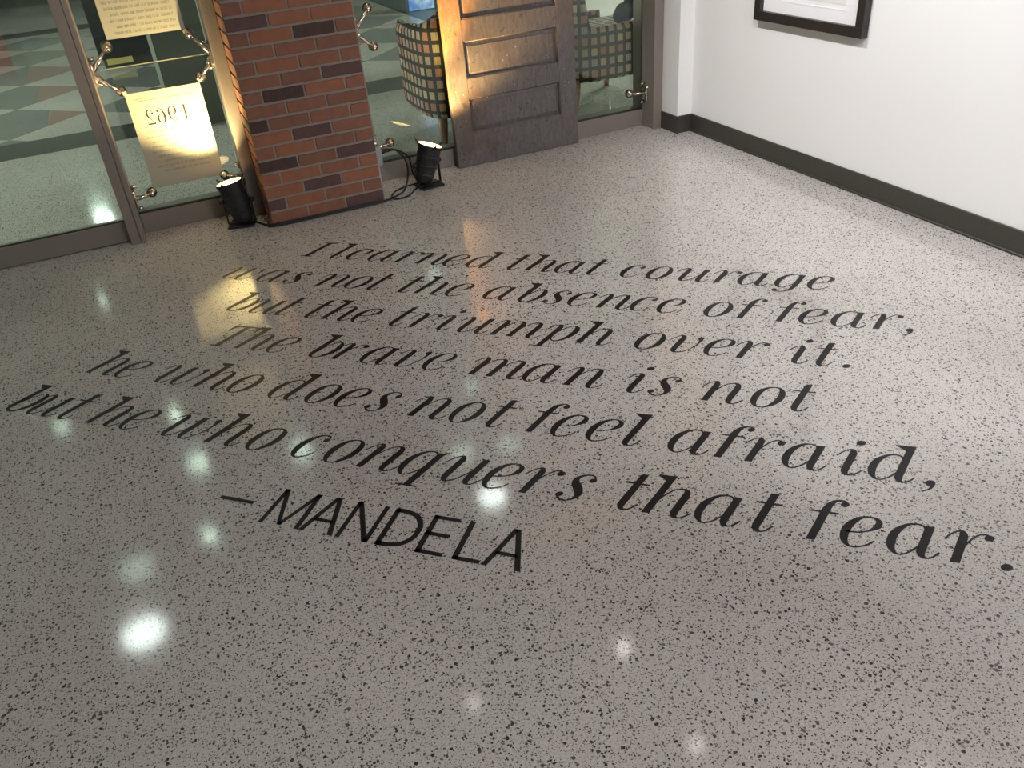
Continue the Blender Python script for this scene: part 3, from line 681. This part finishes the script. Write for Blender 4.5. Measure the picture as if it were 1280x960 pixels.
LINES = [
(0.0192, 1.4083, [('I', 0.423), ('l', 0.57), ('e', 0.671), ('a', 0.783), ('r', 0.894), ('n', 1.001), ('e', 1.171), ('d', 1.28), ' ', ('t', 1.47), ('h', 1.532), ('a', 1.699), ('t', 1.834), ' ', ('c', 1.996), ('o', 2.114), ('u', 2.235), ('r', 2.357), ('a', 2.488), ('g', None), ('e', 2.768)]),
(0.0152, 1.1225, [('w', 0.162), ('a', 0.356), ('s', 0.501), ' ', ('n', 0.64), ('o', 0.818), ('t', 0.916), ' ', ('t', 1.068), ('h', 1.123), ('e', 1.301), ' ', ('a', 1.47), ('b', 1.61), ('s', 1.74), ('e', 1.844), ('n', 1.93), ('c', 2.101), ('e', 2.21), ' ', ('o', 2.397), ('f', 2.482), ' ', ('f', 2.627), ('e', 2.747), ('a', 2.858), ('r', 2.969), (',', 3.092)]),
(0.0114, 0.8389, [('b', 0.378), ('u', 0.497), ('t', 0.625), ' ', ('t', 0.769), ('h', 0.826), ('e', 1.001), ' ', ('t', 1.161), ('r', 1.227), ('i', 1.371), ('u', 1.461), ('m', 1.578), ('p', None), ('h', 1.922), ' ', ('o', 2.183), ('v', 2.303), ('e', 2.433), ('r', 2.51), ' ', ('i', 2.719), ('t', 2.8), ('.', 2.877)]),
(0.0075, 0.5549, [('T', 0.516), ('h', 0.599), ('e', 0.778), ' ', ('b', 0.951), ('r', 1.036), ('a', None), ('v', 1.328), ('e', 1.449), ' ', ('m', 1.599), ('a', 1.833), ('n', 1.955), ' ', ('i', 2.197), ('s', 2.286), ' ', ('n', 2.428), ('o', 2.626), ('t', 2.732)]),
(0.0029, 0.2725, [('h', 0.114), ('e', 0.282), ' ', ('w', 0.462), ('h', 0.611), ('o', 0.796), ' ', ('d', 0.965), ('o', 1.123), ('e', 1.238), ('s', 1.359), ' ', ('n', 1.49), ('o', 1.676), ('t', 1.791), ' ', ('f', 1.91), ('e', 2.027), ('e', 2.143), ('l', 2.243), ' ', ('a', 2.398), ('f', 2.506), ('r', 2.595), ('a', 2.734), ('i', 2.885), ('d', 2.971), (',', 3.096)]),
(-0.001, -0.0116, [('b', 0.015), ('u', 0.121), ('t', 0.263), ' ', ('h', 0.373), ('e', 0.55), ' ', ('w', 0.719), ('h', 0.875), ('o', 1.071), ' ', ('c', 1.239), ('o', 1.363), ('n', 1.447), ('q', 1.617), ('u', 1.755), ('e', 1.9), ('r', 1.983), ('s', 2.129), ' ', ('t', 2.294), ('h', 2.345), ('a', 2.521), ('t', 2.662), ' ', ('f', 2.78), ('e', 2.902), ('a', 3.01), ('r', 3.122), ('.', 3.246)]),
(-0.0007, -0.3126, [('-', 1.11), ' ', ('M', 1.288), ('A', 1.421), ('N', 1.539), ('D', 1.663), ('E', 1.784), ('L', 1.893), ('A', 1.978)]),
]
quote = thing('floor_quotation', 'black vinyl seven-line quotation in italic lettering on the terrazzo floor', 'lettering')
def flatobj(name, bm, mat, parent):
    me = bpy.data.meshes.new(name); 
    for f in bm.faces:
        f.normal_update()
        if f.normal.z < 0: f.normal_flip()
    bm.to_mesh(me); bm.free(); return link(name, me, mat, parent)
def floor_T(u0, line, shear):
    sl, ic = line
    def T(x, y):
        u = u0 + XH * (x + (y * TAN if shear else 0)); v = ic + sl * u + XH * y
        return (ORG[0] + u * UX - v * UY, ORG[1] + u * UY + v * UX, 0.0006)
    return T
for sl, ic, seq in LINES[:6]:
    ic += 0.001
    # unknown positions from the neighbours
    bm = bmesh.new(); n = 0
    for i, g in enumerate(seq):
        if g == ' ':
            flatobj('word', bm, 'vinyl_black', quote); bm = bmesh.new(); continue
        ch, ua = g; adv, anc, strokes = G[ch]
        if ua is None:
            pa, pb = seq[i - 1], seq[i + 1]
            la = pa[1] - G[pa[0]][1] * XH + G[pa[0]][0] * XH; rb = pb[1] - G[pb[0]][1] * XH
            u0 = (la + rb) / 2 - adv * XH / 2
        else: u0 = ua - anc * XH
        glyph(bm, strokes, floor_T(u0, (sl, ic), True))
    flatobj('word', bm, 'vinyl_black', quote)
# name line in upright sans capitals (cap height 0.152)
sl, ic, seq = LINES[6]
CH = 0.152; TH = 0.0165
def capT(u0):
    def T(x, y):
        u = u0 + x; v = ic + sl * u + y
        return (ORG[0] + u * UX - v * UY, ORG[1] + u * UY + v * UX, 0.0006)
    return T
def bar(bm, T, pts, w=TH):
    prev = None
    for i, (x, y) in enumerate(pts):
        a = pts[max(i - 1, 0)]; b_ = pts[min(i + 1, len(pts) - 1)]
        dx, dy = b_[0] - a[0], b_[1] - a[1]; l = math.hypot(dx, dy)
        p_ = bm.verts.new(T(x - dy / l * w / 2, y + dx / l * w / 2)); q = bm.verts.new(T(x + dy / l * w / 2, y - dx / l * w / 2))
        if prev: bm.faces.new((prev[0], p_, q, prev[1]))
        prev = (p_, q)
def quad(bm, T, *pts): bm.faces.new([bm.verts.new(T(x, y)) for x, y in pts])
def cap(bm, T, ch):
    h, t = CH, TH
    if ch == '-': quad(bm, T, (0, .064), (.118, .064), (.118, .078), (0, .078))
    if ch == 'M':
        quad(bm, T, (0, 0), (.014, 0), (.019, h), (.004, h)); quad(bm, T, (.118, 0), (.134, 0), (.130, h), (.114, h))
        quad(bm, T, (.004, h), (.020, h), (.073, 0.004), (.060, 0.004)); quad(bm, T, (.130, h), (.114, h), (.060, .004), (.073, .004))
    if ch == 'A':
        quad(bm, T, (0, 0), (.016, 0), (.061, h), (.045, h)); quad(bm, T, (.094, 0), (.111, 0), (.065, h), (.049, h)); quad(bm, T, (.022, .046), (.088, .046), (.084, .059), (.026, .059))
    if ch == 'N':
        quad(bm, T, (0, 0), (.0145, 0), (.0145, h), (0, h)); quad(bm, T, (.088, 0), (.1025, 0), (.1025, h), (.088, h)); quad(bm, T, (0, h), (.017, h), (.1025, 0), (.085, 0))
    if ch == 'D':
        quad(bm, T, (0, 0), (t, 0), (t, h), (0, h)); bar(bm, T, [p_[:2] for p_ in spline([(0.004, h - t / 2 + .001), (.035, h - t / 2 + .001), (.072, h - .018), (.096, h - .048), (.100, .076), (.096, .048), (.072, .019), (.035, t / 2), (0.004, t / 2)], 4)])
    if ch == 'E':
        quad(bm, T, (0, 0), (t, 0), (t, h), (0, h)); quad(bm, T, (0, 0), (.082, 0), (.082, .014), (0, .014)); quad(bm, T, (0, h - .014), (.080, h - .014), (.080, h), (0, h)); quad(bm, T, (0, .071), (.072, .071), (.072, .085), (0, .085))
    if ch == 'L':
        quad(bm, T, (0, 0), (t, 0), (t, h), (0, h)); quad(bm, T, (0, 0), (.080, 0), (.080, .014), (0, .014))
bm = bmesh.new()
for g in seq:
    if g == ' ': flatobj('word', bm, 'vinyl_black', quote); bm = bmesh.new(); continue
    cap(bm, capT(g[1]), g[0])
flatobj('word', bm, 'vinyl_black', quote)

# ------------------------------------------------------------------ ivory sheets hanging on the far face of the glass
PYY = GY - 0.0015
random.seed(21)
def marks(bm, x, z, w, h):
    """tiny unreadable strokes standing for a line of small print"""
    def q(a, b_, c, d): bm.faces.new([bm.verts.new((p_, PYY - 0.0003, r_)) for p_, r_ in ((a, c), (b_, c), (b_, d), (a, d))])
    cx = x
    while cx < x + w:
        for _ in range(random.randint(3, 8)):
            lw = random.choice([.004, .005, .006]); k = random.random(); t = 0.0010
            q(cx, cx + t, z, z + h * (1.4 if k < .25 else 1))
            if k > .2: q(cx + lw - t * 1.6, cx + lw - t * .6, z, z + h)
            if k > .35: q(cx, cx + lw - t, z, z + t)
            if k > .5: q(cx, cx + lw - t, z + h - t, z + h)
            cx += lw + .001
            if cx > x + w: break
        cx += 0.005
def sheet(label, z0, z1, x0=-0.032, x1=0.333):
    t = thing('hanging_sheet', label, 'poster', (0, 0, 0), 0, None)
    bm = bmesh.new(); box(bm, x0, x1, PYY, PYY + 0.0012, z0, z1); obj('paper', bm, 'poster_paper', t)
    return t
s1 = sheet('lower ivory text sheet with mirrored 1962, seen through the glass', 0.222, 0.703)
LIFT = False
bm = bmesh.new()
cells = [('2', .032), ('6', .083), ('9', .140), ('1', .212)]
for ch, x in cells:
    adv, st = D[ch]; S = 0.073 / 1.38
    glyph(bm, st, lambda a, b_, x=x, adv=adv: (x + (adv - a) * S * 1.05, PYY - 0.0004, 0.540 + b_ * S))
obj('year_numerals', bm, 'ink', s1)
bm = bmesh.new(); bm.faces.new([bm.verts.new((x, PYY - 0.0003, z)) for x, z in ((-0.003, .660), (.285, .660), (.285, .6616), (-.003, .6616))]); obj('rule', bm, 'ink', s1)
bm = bmesh.new()
marks(bm, 0.000, 0.669, 0.05, 0.005)
for k, x in enumerate([.022, .010, .029, .022, .012, .040, .060, .020, .045]): marks(bm, x, .500 - k * .0255, .285 - x, .0085)
obj('small_print', bm, 'ink_faint', s1)
s2 = sheet('upper ivory text sheet, lit yellow, above the one reading 1962', 0.959, 1.50)
bm = bmesh.new()
for k, x in enumerate([.013, .029, .007, .015, -.004, -.011, .010, .020, .0, .015, -.005, .02, .03]): marks(bm, x, .976 + k * .0272, .300 - x, .0105)
obj('small_print', bm, 'ink_faint', s2)

# ------------------------------------------------------------------ framed picture on the right wall
pf = thing('framed_picture', 'black framed picture with white mat on the right wall', 'picture', (3.156, 3.425, 0.725))
FW, FH, FD, FB = 0.766, 1.00, 0.040, 0.046
for (y0, y1, z0, z1) in ((-FW / 2, FW / 2, 0, FB), (-FW / 2, FW / 2, FH - FB, FH), (-FW / 2, -FW / 2 + FB, FB, FH - FB), (FW / 2 - FB, FW / 2, FB, FH - FB)):
    obj('frame_side', bx(-FD, 0, y0, y1, z0, z1, 0.001), 'frame_black', pf)
obj('mat_board', bx(-0.016, -0.004, -FW / 2 + FB, FW / 2 - FB, FB, FH - FB), 'mat_board', pf)
obj('print', bx(-0.0175, -0.015, -0.245, 0.19, 0.128, FH - 0.14), 'print_gray', pf)
for y0, y1, z0, z1 in ((-0.255, 0.20, 0.100, 0.106), ): obj('mat_bevel', bx(-0.0172, -0.015, y0, y1, z0, z1), 'wall_paint', pf)

# ------------------------------------------------------------------ plaid tub chairs in the lobby
def superell(a, b_, n, t):
    c, s = math.cos(t), math.sin(t)
    return a * math.copysign(abs(c) ** (2 / n), c), b_ * math.copysign(abs(s) ** (2 / n), s)
def tub_chair(label, loc, rotz, a, b_, zb, top_back, top_arm, fabric='plaid_fabric', step=False, front=.35, ex=3.2):
    """open side faces +Y, back faces -Y in its own frame"""
    t = thing('tub_chair', label, 'chair', loc, rotz, 'plaid tub chairs in the lobby')
    bm = bmesh.new(); uvl = bm.loops.layers.uv.new('UVMap')
    NS = 40; outer = []; arc = 0; prev = None
    for i in range(NS + 1):
        th = R(-215 + 250 * i / NS)          # from the left arm end, round the back, to the right arm end
        x, y = superell(a, b_, ex, th)
        if prev: arc += math.hypot(x - prev[0], y - prev[1])
        prev = (x, y)
        k = max(0.0, min(1.0, (-y / b_ + 0.55) / 1.25)); k = k * k * (3 - 2 * k)
        if not step: k = max(0.0, min(1.0, 1 - (abs(x + 0.02) / a) ** 2.2)) * (1 if y < 0 else 0)
        else: k = max(0.0, min(1.0, (-y / b_ - 0.50) / 0.22)); k = k * k * (3 - 2 * k)
        outer.append((x, y, arc, top_arm + (top_back - top_arm) * k))
    NR = 14; th_ = 0.085
    grid = []
    for x, y, ar, tp in outer:
        colu = []; l = math.hypot(x, y); nx, ny = x / l, y / l
        for j in range(NR + 1):
            z = zb + (tp - zb) * j / NR
            bulge = 0.0 if j else -0.018
            if j == NR: bulge = -0.022
            elif j == NR - 1: bulge = -0.003
            colu.append((bm.verts.new((x + nx * bulge, y + ny * bulge, z)), (ar, z)))
        colu.append((bm.verts.new((x - nx * th_ * .65, y - ny * th_ * .65, tp - .004)), (ar, tp + .05)))
        colu.append((bm.verts.new((x - nx * th_, y - ny * th_, tp - .03)), (ar, tp + .09)))
        colu.append((bm.verts.new((x - nx * th_, y - ny * th_, zb + .1)), (ar, tp + .09 + (tp - zb))))
        grid.append(colu)
    def face(q):
        f = bm.faces.new([v for v, _ in q])
        for lp, (_, u) in zip(f.loops, q): lp[uvl].uv = u
    for A_, B_ in zip(grid, grid[1:]):
        for j in range(len(A_) - 1): face([A_[j], B_[j], B_[j + 1], A_[j + 1]])
    for cap_ in (grid[0], grid[-1]): face(cap_[::-1])
    shell = obj('shell', bm, fabric, t, True)
    bm = bmesh.new(); uvl = bm.loops.layers.uv.new('UVMap')
    box(bm, -a * .78, a * .78, -b_ * .7, b_ * .98, zb + .03, zb + .30, 0.02)
    for f in bm.faces:
        for lp in f.loops: lp[uvl].uv = (lp.vert.co.x + lp.vert.co.y * .01, lp.vert.co.z + lp.vert.co.y)
    obj('seat_cushion', bm, fabric, t)
    bm = bmesh.new(); bm.faces.new([bm.verts.new((x * .95, y * .95, zb + .01)) for x, y, _, _ in outer]); obj('underside', bm, 'dark_base', t)
    for sx in (-1, 1):
        for sy in (-1, 1):
            bm = bmesh.new(); px, py = sx * a * (.74 if sy < 0 else front), sy * b_ * .74
            tube(bm, [(px, py, zb + .02), (px + sx * .004, py + sy * .004, zb * .5), (px + sx * .012, py + sy * .015, 0)], [.034, .030, .018], 12)
            obj('leg', bm, 'leg_wood', t, True)
    return t
tub_chair('plaid tub chair behind the glass left of the old door', (2.015, 5.375, 0), R(0), .348, .365, .185, .87, .71, front=.12, ex=4.2)
tub_chair('plaid tub chair at the right end of the glass, seen from its side', (3.07, 5.50, 0), R(-90), .345, .36, .20, .90, .548, step=True, front=.74)
# bundle lying on the right chair
bm = bmesh.new()
sphere(bm, (0, 0, .10), .10, 14, (1.5, 1.0, 1.0)); sphere(bm, (-.10, -.01, .07), .075, 12, (1.1, 1, 1.0)); sphere(bm, (.14, .03, .14), .11, 14, (1.2, 1, 1.1))
o = obj('jacket', bm, 'navy_cloth', None, True); o.scale = (.50, .6, .62); o.location = (3.165, 5.19, .551); o['label'] = 'crumpled navy jacket lying on the right-hand plaid chair'; o['category'] = 'jacket'
bm = bmesh.new(); sphere(bm, (0, 0, 0), .06, 14, (1.2, .8, .75)); sphere(bm, (.05, .01, .03), .045, 12, (1, .8, .8))
o = obj('scarf', bm, 'scarf_cloth', None, True); o.scale = (.7, .7, .7); o.location = (3.175, 5.19, .715); o['label'] = 'yellow patterned scarf on top of the navy jacket'; o['category'] = 'scarf'

# ------------------------------------------------------------------ further things in the lobby
cab = thing('display_cabinet', 'tall glossy black cabinet behind the hanging sheets', 'cabinet', (0.14, 10.2, 0))
obj('cabinet_body', bx(-0.33, 0.32, -0.28, 0.28, 0.10, 2.1, 0.004), 'black_gloss', cab)
obj('plinth', bx(-0.30, 0.29, -0.25, 0.25, 0.0, 0.10), 'dark_base', cab)
for x0, x1 in ((-0.322, -0.01), (0.005, 0.312)):
    dd = obj('cabinet_door', bx(x0, x1, -0.292, -0.28, 0.12, 2.08, 0.002), 'black_gloss', cab)
    obj('door_handle', bx(*((-0.035, -0.025) if x0 < -.1 else (0.020, 0.030)), -0.31, -0.292, 0.9, 1.2), 'chrome', dd)
bm = bmesh.new(); box(bm, -0.27, -0.02, -0.297, -0.25, 0.045, 0.10); obj('brass_strip', bm, 'brass', cab)
scr = thing('monitor', 'glowing pale blue display panel standing in the lobby', 'screen', (3.60, 10.70, 0))
obj('panel_frame', bx(-0.22, 0.24, 0, 0.06, 0, 1.5, 0.003), 'slate_panel', scr)
obj('screen', bx(-0.18, 0.15, -0.006, 0.0, 0.012, 1.46), 'screen_glow', scr)
ch3 = thing('lounge_seat', 'orange upholstered seat at the far wall of the lobby', 'chair', (-2.08, 17.0, 0))
obj('seat', bx(-0.4, 0.38, -0.35, 0.35, 0.16, 0.44, 0.03), 'orange_cloth', ch3); obj('backrest', bx(-0.4, 0.38, 0.22, 0.38, 0.44, 0.95, 0.03), 'orange_cloth', ch3)
for sx in (-.36, .34):
    for sy in (-.3, .3):
        bm = bmesh.new(); tube(bm, [(sx, sy, 0.17), (sx, sy, 0)], .02, 8); obj('leg', bm, 'leg_wood', ch3, True)

# ------------------------------------------------------------------ housings of the ceiling lamps (above the picture)
hm = bmesh.new(); lathe(hm, [(0.95, 0.0), (1.35, 0.0), (1.35, -0.012), (1.0, -0.02), (0.95, 0.0)], 24)
hme = bpy.data.meshes.new('trim_ring'); hm.to_mesh(hme); hm.free(); hme.materials.append(MATS['housing_white'])
for i, (x, y, pw, rad, col_, *hz) in enumerate(DOWNLIGHTS):
    zz_ = hz[0] if hz else CEIL
    if hz:  # pendants are added, hung below the header so their reflection reaches the floor
        t = thing('added_pendant', 'small round added pendant, hung in front of the glass for its floor reflection, ' + ('at the left door' if x < 0 else 'above the old door'), 'lamp', (x, y, zz_), 0, 'added pendant lamps before the glass')
        bm = bmesh.new(); tube(bm, [(0, 0, 0.05), (0, 0, CEIL - zz_)], 0.004, 6); obj('cord', bm, 'black_cable', t)
        bm = bmesh.new(); lathe(bm, [(rad * 1.3, -0.015), (rad * 1.25, 0.0), (rad, 0.04), (0.02, 0.06), (0.0, 0.06)], 24); obj('shade', bm, 'black_metal', t)
    else: t = thing('downlight', 'round white-ringed downlight recessed in the ceiling', 'lamp', (x, y, CEIL), 0, 'ceiling downlights')
    rg = link('trim_ring', hme, None, t); rg.scale = (rad, rad, 1)
    bm = bmesh.new(); lathe(bm, [(0.0, -0.004), (rad * .96, -0.004), (rad * .96, -0.001)], 20); obj('diffuser', bm, 'diffuser_warm' if col_ is WARM else 'diffuser_cool', t)
tr_ = thing('light_track', 'black ceiling track with three spot heads', 'lamp', (1.35, 1.8, CEIL))
obj('rail', bx(-0.02, 0.02, -1.9, 1.9, -0.03, 0), 'black_metal', tr_)
for (p_, tg, pw, ang) in TRACK:
    d = (Vector(tg) - Vector(p_)).normalized()
    M_ = Matrix.Translation(Vector(p_) - Vector((1.35, 1.8, CEIL))) @ d.to_track_quat('Z', 'Y').to_matrix().to_4x4()
    bm = bmesh.new(); lathe(bm, [(0.0, -0.17), (0.035, -0.165), (0.045, -0.14), (0.05, -0.02), (0.047, -0.02), (0.04, -0.13), (0, -.13)], 20, M_)
    tube(bm, [M_ @ Vector((0, 0, -0.10)), (p_[0] - 1.35 - d.x * .1, p_[1] - 1.8 - d.y * .1, -0.02)], 0.008, 8)
    obj('spot_head', bm, 'black_metal', tr_, True)
